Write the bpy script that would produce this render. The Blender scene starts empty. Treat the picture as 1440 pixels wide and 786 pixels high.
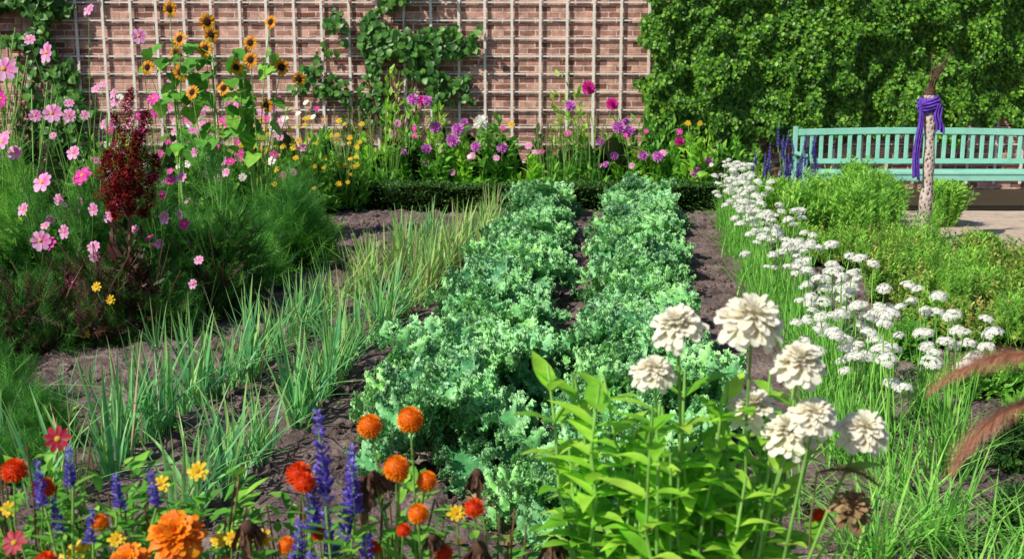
import bpy, math
import numpy as np
rng=np.random.default_rng(11)
U=rng.uniform
scene=bpy.context.scene
col=scene.collection
H=1.75
# ------------------------------------------------------------------ helpers
class T:
    def __init__(s,v,f,mi=0,g=None):
        s.v=np.array(v,float)
        s.lt=np.array([len(x) for x in f]); s.lv=np.concatenate([np.array(x) for x in f]).astype(int)
        s.mi=np.full(len(f),mi) if np.isscalar(mi) else np.array(mi)
        s.g=np.zeros(len(s.v)) if g is None else np.array(g,float)
def norm(a):
    a=np.asarray(a,float); return a/np.maximum(np.linalg.norm(a,axis=-1,keepdims=True),1e-9)
def fr(p,d,up=(0,0,1),s=1.0,roll=0.0):
    p=np.atleast_2d(np.asarray(p,float)); k=len(p)
    d=norm(np.broadcast_to(np.asarray(d,float),(k,3))); up=np.broadcast_to(np.asarray(up,float),(k,3))
    up=up+np.array([.013,.007,.003])
    x=norm(np.cross(d,up)); z=np.cross(x,d)
    c=np.cos(roll); n=np.sin(roll)
    c=np.broadcast_to(c,(k,))[:,None]; n=np.broadcast_to(n,(k,))[:,None]
    x,z=x*c+z*n,-x*n+z*c
    s=np.asarray(s,float)
    if s.ndim<2: s=np.broadcast_to(s,(k,))[:,None]*np.ones((1,3))
    M=np.zeros((k,4,4)); M[:,3,3]=1
    M[:,:3,0]=x*s[:,0:1]; M[:,:3,1]=d*s[:,1:2]; M[:,:3,2]=z*s[:,2:3]; M[:,:3,3]=p
    return M
I4=np.eye(4)
class MB:
    def __init__(s): s.V=[];s.LV=[];s.LT=[];s.MI=[];s.G=[];s.R=[];s.n=0
    def put(s,t,M=I4,mi=None,r=None):
        M=np.asarray(M,float)
        if M.ndim==2: M=M[None]
        k=len(M)
        v=np.einsum('kij,nj->kni',M[:,:3,:3],t.v)+M[:,None,:3,3]
        s.V.append(v.reshape(-1,3))
        off=s.n+np.arange(k)*len(t.v)
        s.LV.append((t.lv[None]+off[:,None]).ravel()); s.LT.append(np.tile(t.lt,k))
        s.MI.append(np.tile(t.mi if mi is None else np.full(len(t.lt),mi),k))
        s.G.append(np.tile(t.g,k))
        rr=U(0,1,k) if r is None else np.broadcast_to(r,(k,))
        s.R.append(np.repeat(rr,len(t.v))); s.n+=k*len(t.v)
    def tpl(s):
        t=T.__new__(T); t.v=np.concatenate(s.V); t.lv=np.concatenate(s.LV); t.lt=np.concatenate(s.LT)
        t.mi=np.concatenate(s.MI); t.g=np.concatenate(s.G); return t
    def mesh(s,name,mats,smooth=True):
        me=bpy.data.meshes.new(name)
        V=np.concatenate(s.V);LV=np.concatenate(s.LV);LT=np.concatenate(s.LT);MI=np.concatenate(s.MI)
        me.vertices.add(len(V)); me.vertices.foreach_set('co',V.ravel())
        me.loops.add(len(LV)); me.loops.foreach_set('vertex_index',LV.astype(np.int32))
        me.polygons.add(len(LT)); st=np.concatenate([[0],np.cumsum(LT)[:-1]]).astype(np.int32)
        me.polygons.foreach_set('loop_start',st)
        for m in mats: me.materials.append(m)
        me.polygons.foreach_set('material_index',MI.astype(np.int32))
        me.polygons.foreach_set('use_smooth',np.full(len(LT),smooth))
        for nm,arr in (('rnd',np.concatenate(s.R)),('grad',np.concatenate(s.G))):
            a=me.attributes.new(nm,'FLOAT','POINT'); a.data.foreach_set('value',arr.astype(np.float32))
        me.update(calc_edges=True)
        return me
def obj(name,me,loc=(0,0,0),rot=(0,0,0),sc=1,parent=None,label=None,cat=None,group=None,kind=None):
    o=bpy.data.objects.new(name,me); o.location=loc; o.rotation_euler=rot
    o.scale=(sc,sc,sc) if np.isscalar(sc) else sc
    if parent is not None: o.parent=parent
    if label: o['label']=label
    if cat: o['category']=cat
    if group: o['group']=group
    if kind: o['kind']=kind
    col.objects.link(o); return o
_tab=rng.uniform(-1,1,(256,256))
def vn(x,y,s=0):
    x=np.asarray(x,float)+s*17.3;y=np.asarray(y,float)+s*9.1
    xi=np.floor(x).astype(int);yi=np.floor(y).astype(int);fx=x-xi;fy=y-yi
    fx=fx*fx*(3-2*fx);fy=fy*fy*(3-2*fy)
    g=lambda a,b:_tab[a&255,b&255]
    return (g(xi,yi)*(1-fx)+g(xi+1,yi)*fx)*(1-fy)+(g(xi,yi+1)*(1-fx)+g(xi+1,yi+1)*fx)*fy
# ------------------------------------------------------------------ materials
def N(nt,t,**kw):
    n=nt.nodes.new(t)
    for k,v in kw.items(): setattr(n,k,v)
    return n
def ramp(nt,src,cols,pos=None):
    r=N(nt,'ShaderNodeValToRGB'); e=r.color_ramp.elements
    n=len(cols); pos=pos or [i/(n-1) for i in range(n)]
    while len(e)<n: e.new(.5)
    for i,c in enumerate(cols):
        e[i].position=pos[i]; e[i].color=(*c,1)
    nt.links.new(src,r.inputs[0]); return r.outputs[0]
def leafmat(name,cols,tip=None,tp=(0,1),rough=.5,trans=.3,spec=.3,bump=0,bs=60,gain=None):
    if gain is None: gain=1.6 if max(max(c) for c in cols)<.62 and cols[0][1]>=cols[0][0] else 1.0
    m=bpy.data.materials.new(name); m.use_nodes=True; nt=m.node_tree; nt.nodes.clear(); L=nt.links.new
    out=N(nt,'ShaderNodeOutputMaterial'); p=N(nt,'ShaderNodeBsdfPrincipled')
    a=N(nt,'ShaderNodeAttribute',attribute_name='rnd')
    c=ramp(nt,a.outputs['Fac'],cols)
    if tip is not None:
        g=N(nt,'ShaderNodeAttribute',attribute_name='grad')
        mr=N(nt,'ShaderNodeMapRange'); mr.inputs[1].default_value=tp[0]; mr.inputs[2].default_value=tp[1]
        L(g.outputs['Fac'],mr.inputs[0])
        mx=N(nt,'ShaderNodeMixRGB'); L(mr.outputs[0],mx.inputs[0]); L(c,mx.inputs[1]); mx.inputs[2].default_value=(*tip,1)
        c=mx.outputs[0]
    tc=N(nt,'ShaderNodeTexCoord'); no=N(nt,'ShaderNodeTexNoise'); no.inputs['Scale'].default_value=bs*.3
    L(tc.outputs['Object'],no.inputs['Vector'])
    hv=N(nt,'ShaderNodeHueSaturation'); mr2=N(nt,'ShaderNodeMapRange'); mr2.inputs[1].default_value=.3; mr2.inputs[2].default_value=.7
    mr2.inputs[3].default_value=.74*gain if gain>1 else .86; mr2.inputs[4].default_value=1.24*gain if gain>1 else 1.06
    L(no.outputs[0],mr2.inputs[0]); L(mr2.outputs[0],hv.inputs['Value']); L(c,hv.inputs['Color']); c=hv.outputs[0]
    L(c,p.inputs['Base Color']); p.inputs['Roughness'].default_value=rough; p.inputs['Specular IOR Level'].default_value=spec
    if bump:
        n2=N(nt,'ShaderNodeTexNoise'); n2.inputs['Scale'].default_value=bs; L(tc.outputs['Object'],n2.inputs['Vector'])
        b=N(nt,'ShaderNodeBump'); b.inputs['Strength'].default_value=bump; b.inputs['Distance'].default_value=.01
        L(n2.outputs[0],b.inputs['Height']); L(b.outputs[0],p.inputs['Normal'])
    if trans>0:
        tr=N(nt,'ShaderNodeBsdfTranslucent'); L(c,tr.inputs[0]); mx=N(nt,'ShaderNodeMixShader'); mx.inputs[0].default_value=trans
        L(p.outputs[0],mx.inputs[1]); L(tr.outputs[0],mx.inputs[2]); L(mx.outputs[0],out.inputs[0])
    else: L(p.outputs[0],out.inputs[0])
    return m
M_kale=leafmat('kale_leaf',[(.055,.22,.09),(.10,.33,.11),(.19,.46,.11),(.19,.46,.23)],tip=(.42,.66,.36),tp=(.62,1.2),rough=.40,trans=.25,spec=.55,bump=.4,bs=90,gain=1.55)
M_kstem=leafmat('kale_stem',[(.22,.35,.16),(.28,.4,.2)],rough=.5,trans=0)
M_leek=leafmat('leek_blade',[(.05,.21,.09),(.11,.33,.12),(.18,.43,.13),(.38,.52,.16)],tip=(.26,.44,.13),tp=(.6,1),rough=.38,trans=.38,spec=.5)
M_leekp=leafmat('pale_leek_blade',[(.18,.38,.10),(.34,.52,.14),(.52,.62,.24)],rough=.4,trans=.4,spec=.45,gain=1.35)
M_straw=leafmat('dry_straw',[(.45,.36,.2),(.55,.45,.28)],trans=.2)
M_chive=leafmat('chive_blade',[(.09,.28,.05),(.17,.42,.07),(.28,.52,.11)],trans=.38)
M_leafB=leafmat('bright_leaf',[(.16,.44,.03),(.28,.58,.05),(.44,.68,.09)],trans=.45,spec=.4,gain=1.3)
M_leafM=leafmat('mid_leaf',[(.05,.18,.02),(.10,.29,.035),(.20,.41,.05)],trans=.35)
M_leafD=leafmat('dark_leaf',[(.015,.05,.012),(.03,.10,.018),(.07,.17,.03)],trans=.25,gain=1.15)  # its darkness also paints the shade low in the left border
M_ivy=leafmat('ivy_leaf',[(.018,.065,.008),(.045,.15,.012),(.10,.26,.02),(.22,.42,.04)],trans=.3,spec=.4,rough=.42,gain=1.4)
M_vine=leafmat('vine_leaf',[(.03,.11,.02),(.06,.19,.03),(.13,.30,.05)],trans=.3,spec=.4,rough=.4,gain=1.25)
M_fenB=leafmat('fennel_bright',[(.07,.25,.03),(.14,.40,.05),(.26,.52,.08)],trans=.4,gain=1.4)
M_fenD=leafmat('fennel_deep',[(.03,.14,.03),(.07,.25,.04),(.14,.38,.06)],trans=.38,gain=1.35)
M_thyme=leafmat('thyme_leaf',[(.05,.15,.02),(.14,.30,.04),(.28,.40,.07),(.38,.30,.10)],trans=.33,gain=1.45)
M_rose=leafmat('rosemary_leaf',[(.08,.22,.03),(.17,.38,.05),(.30,.50,.08)],trans=.35)
M_box=leafmat('box_leaf',[(.02,.07,.012),(.04,.12,.02),(.08,.20,.03)],trans=.2,spec=.35,gain=1.15)
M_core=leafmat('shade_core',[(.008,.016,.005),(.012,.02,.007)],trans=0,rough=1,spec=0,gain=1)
M_stem=leafmat('green_stem',[(.12,.26,.05),(.18,.34,.08)],trans=0)
M_brst=leafmat('brown_stem',[(.14,.09,.05),(.22,.13,.07)],trans=0)
M_amar=leafmat('amaranth_plume',[(.13,.006,.012),(.27,.012,.02),(.40,.03,.03)],trans=.2)
M_amlf=leafmat('amaranth_leaf',[(.05,.015,.02),(.10,.03,.03),(.04,.06,.02)],trans=.2)
M_pink=leafmat('pink_petal',[(.78,.18,.56),(.88,.36,.72),(.82,.12,.48),(.90,.56,.82)],tip=(.92,.56,.86),tp=(.4,1.3),trans=.3)
M_mag=leafmat('magenta_petal',[(.70,.02,.34),(.84,.05,.48)],trans=.25)
M_purp=leafmat('purple_petal',[(.64,.10,.64),(.76,.18,.72),(.70,.06,.52)],tip=(.88,.48,.88),tp=(.3,1.2),trans=.25)
M_white=leafmat('white_petal',[(.88,.88,.82),(.92,.92,.88)],trans=.25,rough=.6)
M_cream=leafmat('cream_petal',[(.86,.79,.52),(.93,.89,.74),(.91,.86,.66),(.78,.62,.36)],tip=(.94,.92,.83),tp=(.3,1.0),trans=.3,rough=.6)
M_creamc=leafmat('cream_centre',[(.62,.60,.22),(.5,.42,.15)],trans=0,gain=1)
M_yel=leafmat('yellow_petal',[(.90,.54,.01),(.92,.72,.04)],trans=.3)
M_yelc=leafmat('yellow_centre',[(.65,.38,.02),(.75,.5,.04)],trans=0,bump=.5,bs=200)
M_sun=leafmat('sunflower_petal',[(.34,.04,.008),(.50,.10,.01)],tip=(.92,.44,.015),tp=(.20,.5),trans=.35)
M_dark=leafmat('dark_disc',[(.02,.010,.006),(.05,.02,.01)],trans=0,bump=.6,bs=200,rough=.9)
M_or=leafmat('orange_petal',[(.90,.17,.006),(.94,.34,.01),(.92,.24,.008)],trans=.25)
M_rdor=leafmat('red_orange_petal',[(.76,.04,.005),(.90,.14,.01)],trans=.25)
M_red=leafmat('crimson_petal',[(.35,.01,.04),(.5,.02,.06)],trans=.25)
M_blue=leafmat('salvia_blue',[(.13,.07,.55),(.22,.15,.75),(.40,.32,.88)],trans=.25)
M_dry=leafmat('dry_petal',[(.08,.04,.025),(.17,.09,.06),(.30,.18,.12)],trans=.15,rough=.9)
M_drylf=leafmat('dead_leaf',[(.18,.10,.05),(.34,.22,.11),(.5,.38,.2)],trans=.15,rough=.9)
M_plume=leafmat('grass_plume',[(.58,.26,.16),(.74,.40,.28),(.84,.58,.44)],trans=.4)
M_tan=leafmat('tan_spike',[(.38,.28,.15),(.56,.42,.26)],trans=.15)

def noisemat(name,cols,scale=3,det=8,rough=.9,bump=.5,bscale=40,bdist=.02,pos=None):
    m=bpy.data.materials.new(name); m.use_nodes=True; nt=m.node_tree; L=nt.links.new; p=nt.nodes['Principled BSDF']
    tc=N(nt,'ShaderNodeTexCoord'); no=N(nt,'ShaderNodeTexNoise'); no.inputs['Scale'].default_value=scale; no.inputs['Detail'].default_value=det; no.inputs['Roughness'].default_value=.65
    L(tc.outputs['Object'],no.inputs['Vector']); L(ramp(nt,no.outputs[0],cols,pos),p.inputs['Base Color'])
    p.inputs['Roughness'].default_value=rough; p.inputs['Specular IOR Level'].default_value=.15
    n2=N(nt,'ShaderNodeTexNoise'); n2.inputs['Scale'].default_value=bscale; n2.inputs['Detail'].default_value=6; L(tc.outputs['Object'],n2.inputs['Vector'])
    b=N(nt,'ShaderNodeBump'); b.inputs['Strength'].default_value=bump; b.inputs['Distance'].default_value=bdist
    L(n2.outputs[0],b.inputs['Height']); L(b.outputs[0],p.inputs['Normal']); return m
M_soil=noisemat('garden_soil',[(.06,.042,.042),(.165,.12,.118),(.31,.24,.235)],scale=5,pos=[.3,.5,.72],bump=1,bscale=35,bdist=.03)
M_earth=noisemat('far_ground',[(.03,.025,.018),(.06,.045,.03),(.05,.06,.03)],scale=2)
M_path=noisemat('sandy_path',[(.42,.31,.25),(.56,.44,.37),(.65,.54,.46)],scale=9,pos=[.3,.5,.7],bscale=90,bump=.7)
M_turq=noisemat('mint_paint',[(.22,.56,.45),(.29,.66,.54),(.36,.70,.60)],scale=4,rough=.4,bump=.15,bscale=60,pos=[.3,.5,.7])
M_wood=noisemat('trellis_wood',[(.70,.63,.57),(.85,.80,.75),(.90,.87,.82)],scale=5,rough=.8,bump=.3,pos=[.3,.5,.7])
M_scarf=noisemat('purple_cloth',[(.10,.035,.36),(.17,.08,.54)],scale=20,rough=.75,bump=.3,bscale=200,pos=[.35,.65])
M_hose=noisemat('black_hose',[(.015,.015,.015),(.03,.028,.025)],scale=20,rough=.5)
M_twig=noisemat('twig_bark',[(.10,.05,.04),(.2,.12,.09)],scale=20)
def postmat():
    m=bpy.data.materials.new('pierced_wood'); m.use_nodes=True; nt=m.node_tree; L=nt.links.new; p=nt.nodes['Principled BSDF']
    tc=N(nt,'ShaderNodeTexCoord'); mp=N(nt,'ShaderNodeMapping'); mp.inputs['Scale'].default_value=(1,1,.6); L(tc.outputs['Object'],mp.inputs[0])
    v=N(nt,'ShaderNodeTexVoronoi'); v.inputs['Scale'].default_value=40; L(mp.outputs[0],v.inputs['Vector'])
    c=ramp(nt,v.outputs['Distance'],[(.08,.03,.03),(.14,.07,.06),(.58,.46,.42),(.70,.58,.54)],[0,.28,.36,1])
    L(c,p.inputs['Base Color']); p.inputs['Roughness'].default_value=.8
    b=N(nt,'ShaderNodeBump'); b.inputs['Distance'].default_value=.01; L(v.outputs['Distance'],b.inputs['Height']); L(b.outputs[0],p.inputs['Normal'])
    return m
M_post=postmat()
def brickmat():
    m=bpy.data.materials.new('brickwork'); m.use_nodes=True; nt=m.node_tree; L=nt.links.new; p=nt.nodes['Principled BSDF']
    tc=N(nt,'ShaderNodeTexCoord'); sp=N(nt,'ShaderNodeSeparateXYZ'); L(tc.outputs['Object'],sp.inputs[0])
    cb=N(nt,'ShaderNodeCombineXYZ'); L(sp.outputs[0],cb.inputs[0]); L(sp.outputs[2],cb.inputs[1])
    nz=N(nt,'ShaderNodeTexNoise'); nz.inputs['Scale'].default_value=8; L(cb.outputs[0],nz.inputs['Vector'])
    ad=N(nt,'ShaderNodeVectorMath',operation='MULTIPLY_ADD'); L(nz.outputs['Color'],ad.inputs[0]); ad.inputs[1].default_value=(.035,.03,0); L(cb.outputs[0],ad.inputs[2])
    br=N(nt,'ShaderNodeTexBrick'); L(ad.outputs[0],br.inputs['Vector'])
    br.inputs['Scale'].default_value=1; br.inputs['Brick Width'].default_value=.23; br.inputs['Row Height'].default_value=.083
    br.inputs['Mortar Size'].default_value=.010; br.inputs['Mortar Smooth'].default_value=.4; br.inputs['Bias'].default_value=0
    br.inputs['Color1'].default_value=(.19,.065,.045,1); br.inputs['Color2'].default_value=(.64,.34,.27,1); br.inputs['Mortar'].default_value=(.64,.51,.45,1)
    wv=N(nt,'ShaderNodeTexNoise'); wv.inputs['Scale'].default_value=7; wv.inputs['Detail'].default_value=6; wv.inputs['Roughness'].default_value=.7; L(cb.outputs[0],wv.inputs['Vector'])
    hs=N(nt,'ShaderNodeHueSaturation'); mr=N(nt,'ShaderNodeMapRange'); mr.inputs[1].default_value=.3; mr.inputs[2].default_value=.7; mr.inputs[3].default_value=.5; mr.inputs[4].default_value=1.6
    L(wv.outputs[0],mr.inputs[0]); L(mr.outputs[0],hs.inputs['Value']); L(br.outputs['Color'],hs.inputs['Color']); L(hs.outputs[0],p.inputs['Base Color'])
    p.inputs['Roughness'].default_value=.9
    b=N(nt,'ShaderNodeBump'); b.invert=True; b.inputs['Strength'].default_value=.9; b.inputs['Distance'].default_value=.012; L(br.outputs['Fac'],b.inputs['Height'])
    b2=N(nt,'ShaderNodeBump'); b2.inputs['Distance'].default_value=.015; b2.inputs['Strength'].default_value=.6; L(wv.outputs[0],b2.inputs['Height']); L(b.outputs[0],b2.inputs['Normal']); L(b2.outputs[0],p.inputs['Normal'])
    return m
M_brick=brickmat()
# ------------------------------------------------------------------ templates
def leafT(n=4,w=.3,prof='lan',droop=.15,fold=.2,mi=0,wave=0):
    v=[];f=[];g=[]
    for i in range(n+1):
        t=i/n
        if prof=='lan': hw=w*.5*(math.sin(math.pi*min(1,t**.75*.97+.03)))**.9
        elif prof=='pet': hw=w*.5*(.25+.75*math.sin(math.pi*.5*min(1,t*1.35)))*(1-max(0,t-.75)*1.6)
        elif prof=='heart': hw=w*.5*(math.sin(math.pi*(t*.82+.18))**.8)
        elif prof=='blade': hw=w*.5*(1-t**2.2)*(.75+.25*min(1,t*4))
        elif prof=='strip': hw=w*.5*(1-.8*t)
        hw=max(hw,w*.02); z=-droop*t*t+wave*math.sin(t*9)
        y=t*(1-abs(droop)*.25*t)
        v+=[(-hw,y,z+fold*hw),(0,y,z),(hw,y,z+fold*hw)]; g+=[t]*3
    for i in range(n):
        a=3*i; f+=[(a,a+1,a+4,a+3),(a+1,a+2,a+5,a+4)]
    return T(v,f,mi,g)
def flat(n,w,droop,mi=0):
    v=[];f=[];g=[]
    for i in range(n+1):
        t=i/n; hw=w*.5*(1-.85*t)
        v+=[(-hw,t,-droop*t*t),(hw,t,-droop*t*t)]; g+=[t,t]
    for i in range(n): f.append((2*i,2*i+1,2*i+3,2*i+2))
    return T(v,f,mi,g)
L_lan=leafT(4,.30); L_small=leafT(2,.45,fold=.25); L_heart=leafT(3,.85,'heart',.25,.2); L_wide=leafT(4,.5,droop=.3,fold=.25); L_iv=leafT(2,.8,'heart',.2,.25)
BL=[leafT(8,.038,'blade',d,.5) for d in (.03,.14,.38,.75)]
def feather(k=9,seed=0,w=.02):
    mb=MB(); mb.put(flat(3,w*1.6,.12),I4)
    r=np.random.default_rng(seed)
    for i in range(k):
        t=.12+.85*i/k; L=.38*(1-t*.6)
        for sgn in (-1,1):
            d=norm([sgn*(.9+r.uniform(-.2,.2)),.9,r.uniform(-.5,.5)])
            mb.put(flat(1,w*3,0),fr([(0,t,-.12*t*t)],d,(0,0,1),L*r.uniform(.7,1.2)))
    return mb.tpl()
FE=[feather(8,i) for i in range(3)]
FE_thick=[feather(7,5,.045),feather(7,6,.045)]
def sprig(k,L,w,seed=0,mi=0):
    mb=MB(); mb.put(flat(3,.02,.03,mi),I4)
    r=np.random.default_rng(seed)
    n=k; t=np.linspace(.1,1,n); a=r.uniform(0,6.28,n)
    p=np.stack([0*t,t,-.03*t*t],1); d=np.stack([np.cos(a),np.full(n,.8),np.sin(a)],1)
    mb.put(T([(0,0,0),(-w/2,.5,0),(0,1,0),(w/2,.5,0)],[(0,1,2,3)],mi,[0,.5,1,.5]),fr(p,d,(0,1,.2),L*r.uniform(.7,1.2,n)))
    return mb.tpl()
SP_thyme=[sprig(16,.16,.5,i) for i in range(3)]
SP_rose=[sprig(26,.16,.22,i+5) for i in range(3)]
def sph(n=8,m=5,half=False,mi=0):
    v=[];f=[]
    for j in range(m+1):
        ph=(math.pi*.5 if half else math.pi)*j/m
        for i in range(n):
            a=2*math.pi*i/n; v.append((math.sin(ph)*math.cos(a),math.sin(ph)*math.sin(a),math.cos(ph)))
    for j in range(m):
        for i in range(n):
            f.append((j*n+i,(j+1)*n+i,(j+1)*n+(i+1)%n,j*n+(i+1)%n))
    return T(v,f,mi,[.5]*len(v))
SPH=sph(); DOME=sph(10,4,True)
def tube(pts,rad,k=5,mi=0):
    pts=np.array(pts,float); n=len(pts); rad=np.broadcast_to(rad,(n,))
    tg=norm(np.gradient(pts,axis=0)); v=[];f=[];g=[]
    for i in range(n):
        M=fr(pts[i:i+1],tg[i],(0.3,.8,.1) if abs(tg[i][2])>.8 else (0,0,1))[0]
        for j in range(k):
            a=2*math.pi*j/k; v.append(M[:3,3]+rad[i]*(math.cos(a)*M[:3,0]+math.sin(a)*M[:3,2])); g.append(i/(n-1))
    for i in range(n-1):
        for j in range(k): f.append((i*k+j,i*k+(j+1)%k,(i+1)*k+(j+1)%k,(i+1)*k+j))
    return T(v,f,mi,g)
def box(x0,x1,y0,y1,z0,z1,mi=0):
    v=[(x,y,z) for z in (z0,z1) for y in (y0,y1) for x in (x0,x1)]
    return T(v,[(0,2,3,1),(4,5,7,6),(0,1,5,4),(2,6,7,3),(0,4,6,2),(1,3,7,5)],mi)
def S(s,p=(0,0,0)):
    M=np.eye(4); s=np.broadcast_to(s,(3,)); M[0,0],M[1,1],M[2,2]=s; M[:3,3]=p; return M
def daisy(rows,cr,ch,n=4,fold=.25,seed=0,jit=.08):
    mb=MB(); r=np.random.default_rng(seed)
    for (k,r0,L,w,tilt,dr) in rows:
        a=np.arange(k)*2*math.pi/k+r.uniform(0,1)+r.uniform(-jit,jit,k); tl=tilt+r.uniform(-jit,jit,k)*1.5
        d=np.stack([np.cos(a)*np.cos(tl),np.sin(a)*np.cos(tl),np.sin(tl)],1)
        p=np.stack([np.cos(a)*r0,np.sin(a)*r0,0*a],1)
        mb.put(leafT(n,w,'pet',dr,fold,0),fr(p,d,(0,0,1),L*r.uniform(.85,1.08,k),r.uniform(-jit,jit,k)*2),r=r.uniform(0,1,k))
    mb.put(DOME,S((cr,cr,ch)),mi=1)
    return mb
def fib(n,zmin=-1):
    i=np.arange(n)+.5; z=1-(1-zmin)*i/n; a=i*2.39996; q=np.sqrt(1-z*z); return np.stack([q*np.cos(a),q*np.sin(a),z],1)
def pompom(n,pl,w,zmin=-.7,squash=1,core=.33,up=.35,seed=0,nseg=2,jit=.12,dr=-.25):
    mb=MB(); r=np.random.default_rng(seed); P=fib(n,zmin); P=P+r.normal(0,jit*.5,P.shape); P=norm(P)
    d=norm(P+np.array([0,0,-up])*(1-P[:,2:3])*.6+r.normal(0,jit,P.shape))
    mb.put(leafT(nseg,w,'pet',dr,.5,0),fr(P*core*.55*np.array([1,1,squash]),d,(0,0,1),(pl*r.uniform(.85,1.1,n))),r=r.uniform(0,1,n))
    mb.put(SPH,S((core*.7,core*.7,core*.7*squash)),mi=0,r=.1)
    return mb
def layered(seed,n=120,R=.5,hz=.30,curl=.35,irr=.12):
    mb=MB(); r=np.random.default_rng(seed); i=np.arange(n)+.5; t=i/n; a=i*2.39996+r.normal(0,.08,n)
    rad=R*.62*t**.6*(1+r.normal(0,.05,n)); zz=hz*(1-t**1.5)+r.normal(0,.012,n)
    el=1.35*(1-t)**.7-.28*t+r.normal(0,irr,n)
    d=np.stack([np.cos(a)*np.cos(el),np.sin(a)*np.cos(el),np.sin(el)],1)
    p=np.stack([np.cos(a)*rad*.55,np.sin(a)*rad*.55,zz-.10],1)
    L=R*(.34+.36*t)*r.uniform(.80,1.15,n)
    for k in range(3):
        tt=leafT(5,[.42,.5,.58][k],'pet',curl*[.7,1.1,1.5][k],.32,0,wave=[.0,.03,-.03][k])
        mb.put(tt,fr(p[k::3],d[k::3],(0,0,1),L[k::3],r.normal(0,.3,len(p[k::3]))),r=r.uniform(0,1,len(p[k::3])))
    mb.put(SPH,S((R*.42,R*.42,hz*.45),(0,0,-.04)),mi=0,r=.2)
    return mb
MF={}
MF['cosmos']=daisy([(8,.06,.44,.62,.15,.1)],.10,.07).mesh('cosmos_flower',[M_pink,M_yelc])
MF['cosmos_mag']=daisy([(8,.06,.44,.6,.1,.1)],.10,.07,seed=2).mesh('cosmos_flower_deep',[M_mag,M_yelc])
MF['cosmos_white']=daisy([(8,.06,.44,.62,.1,.1)],.10,.07,seed=2).mesh('cosmos_flower_white',[M_white,M_yelc])
MF['yellow']=daisy([(8,.08,.42,.5,.1,.1),(8,.05,.32,.5,.4,.1)],.14,.12,seed=3).mesh('yellow_daisy',[M_yel,M_yelc])
MF['sun']=daisy([(18,.15,.36,.36,.05,.15),(14,.14,.32,.34,.2,.1)],.22,.08,seed=4,jit=.15).mesh('sunflower_head',[M_sun,M_dark])
MF['dahlia']=pompom(70,.36,.42,-.6,.8,.4,seed=5).mesh('dahlia_head',[M_purp,M_purp])
MF['dahlia_mag']=pompom(70,.36,.42,-.6,.8,.4,seed=6).mesh('dahlia_head_deep',[M_mag,M_mag])
MF['dahlia_white']=pompom(70,.36,.42,-.6,.8,.4,seed=7).mesh('dahlia_head_white',[M_white,M_white])
MF['orange']=pompom(230,.20,.42,-.85,.95,.66,seed=8,jit=.05).mesh('orange_head',[M_or,M_or])
MF['redorange']=pompom(160,.24,.42,-.7,.85,.56,seed=9,jit=.08).mesh('red_orange_head',[M_rdor,M_rdor])
MF['orange_big']=layered(10,110,.5,.20,curl=.3,irr=.2).mesh('orange_zinnia_head',[M_or,M_or])
MF['cream']=layered(11,130,.5,.24,irr=.16).mesh('cream_zinnia_head',[M_cream,M_creamc]); MF['cream2']=layered(12,125,.5,.20,curl=.4,irr=.2).mesh('cream_zinnia_head_b',[M_cream,M_creamc])
MF['creamdry']=layered(13,90,irr=.3).mesh('faded_zinnia_head',[M_drylf,M_dry])
MF['crimson']=daisy([(9,.06,.44,.5,.1,.1)],.12,.1,seed=14).mesh('crimson_head',[M_red,M_yelc])
def umbel(seed):
    mb=MB(); r=np.random.default_rng(seed); n=54; P=fib(n,-.08); P=norm(P+r.normal(0,.14,P.shape))
    v=[(0,0,-.02)];f=[]
    for i in range(6):
        a=i*math.pi/3; v+=[(.6*math.cos(a-.4),.6*math.sin(a-.4),.10),(1.*math.cos(a),1.*math.sin(a),.12),(.6*math.cos(a+.4),.6*math.sin(a+.4),.10)]; f.append((0,1+3*i,2+3*i,3+3*i))
    rad=r.uniform(.36,.52,n)
    st=T(np.array([(p[0],p[2],p[1]) for p in v]),f,0,[0]+[.5,1,.5]*6)
    mb.put(st,fr(P*rad[:,None]*np.array([1,1,.66]),P+np.array([0,0,.25]),(0,0,1),.14),r=r.uniform(0,1,n))
    for q in range(0,n,2): mb.put(flat(1,.025,0),fr([(0,0,-.16)],P[q]*np.array([1,1,.66])+np.array([0,0,.25]),(0,1,0),rad[q]),mi=1)
    return mb.mesh('chive_umbel',[M_white,M_chive])
UMB=[umbel(20+i) for i in range(4)]
def salvia(seed,n=170):
    mb=MB(); r=np.random.default_rng(seed); t=np.sort(r.uniform(0,1,n)); t=np.round(t*13)/13+r.uniform(-.02,.02,n)
    a=r.uniform(0,6.28,n); rad=.014
    p=np.stack([np.cos(a)*rad,np.sin(a)*rad,t],1); d=np.stack([np.cos(a),np.sin(a),r.uniform(.1,1.0,n)],1)
    mb.put(leafT(2,.55,'pet',-.2,.8,0),fr(p,d,(0,0,1),(.125*(1-.6*t)*r.uniform(.5,1.3,n))),r=r.uniform(0,1,n))
    mb.put(tube([(0,0,-.3),(0.01,0,.5),(0,0,1)],[.012,.012,.006],5,1),I4,r=.5)
    return mb.mesh('salvia_spike',[M_blue,M_stem])
SAL=[salvia(30+i) for i in range(3)]
def dried(seed):
    mb=MB(); r=np.random.default_rng(seed); n=44; a=r.uniform(0,6.28,n)
    p=np.stack([np.cos(a)*.12,np.sin(a)*.12,r.uniform(-.15,.15,n)],1); d=np.stack([np.cos(a)*.35,np.sin(a)*.35,-np.ones(n)],1)+r.normal(0,.12,(n,3))
    mb.put(leafT(4,.28,'pet',.15,.7,0,wave=.04),fr(p,d,(0,0,1),r.uniform(.4,.9,n),r.uniform(-.6,.6,n)),r=r.uniform(0,1,n))
    mb.put(SPH,S((.2,.2,.24)),mi=0,r=.1); return mb.mesh('dried_head',[M_dry])
MF['dried']=dried(40)
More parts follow.
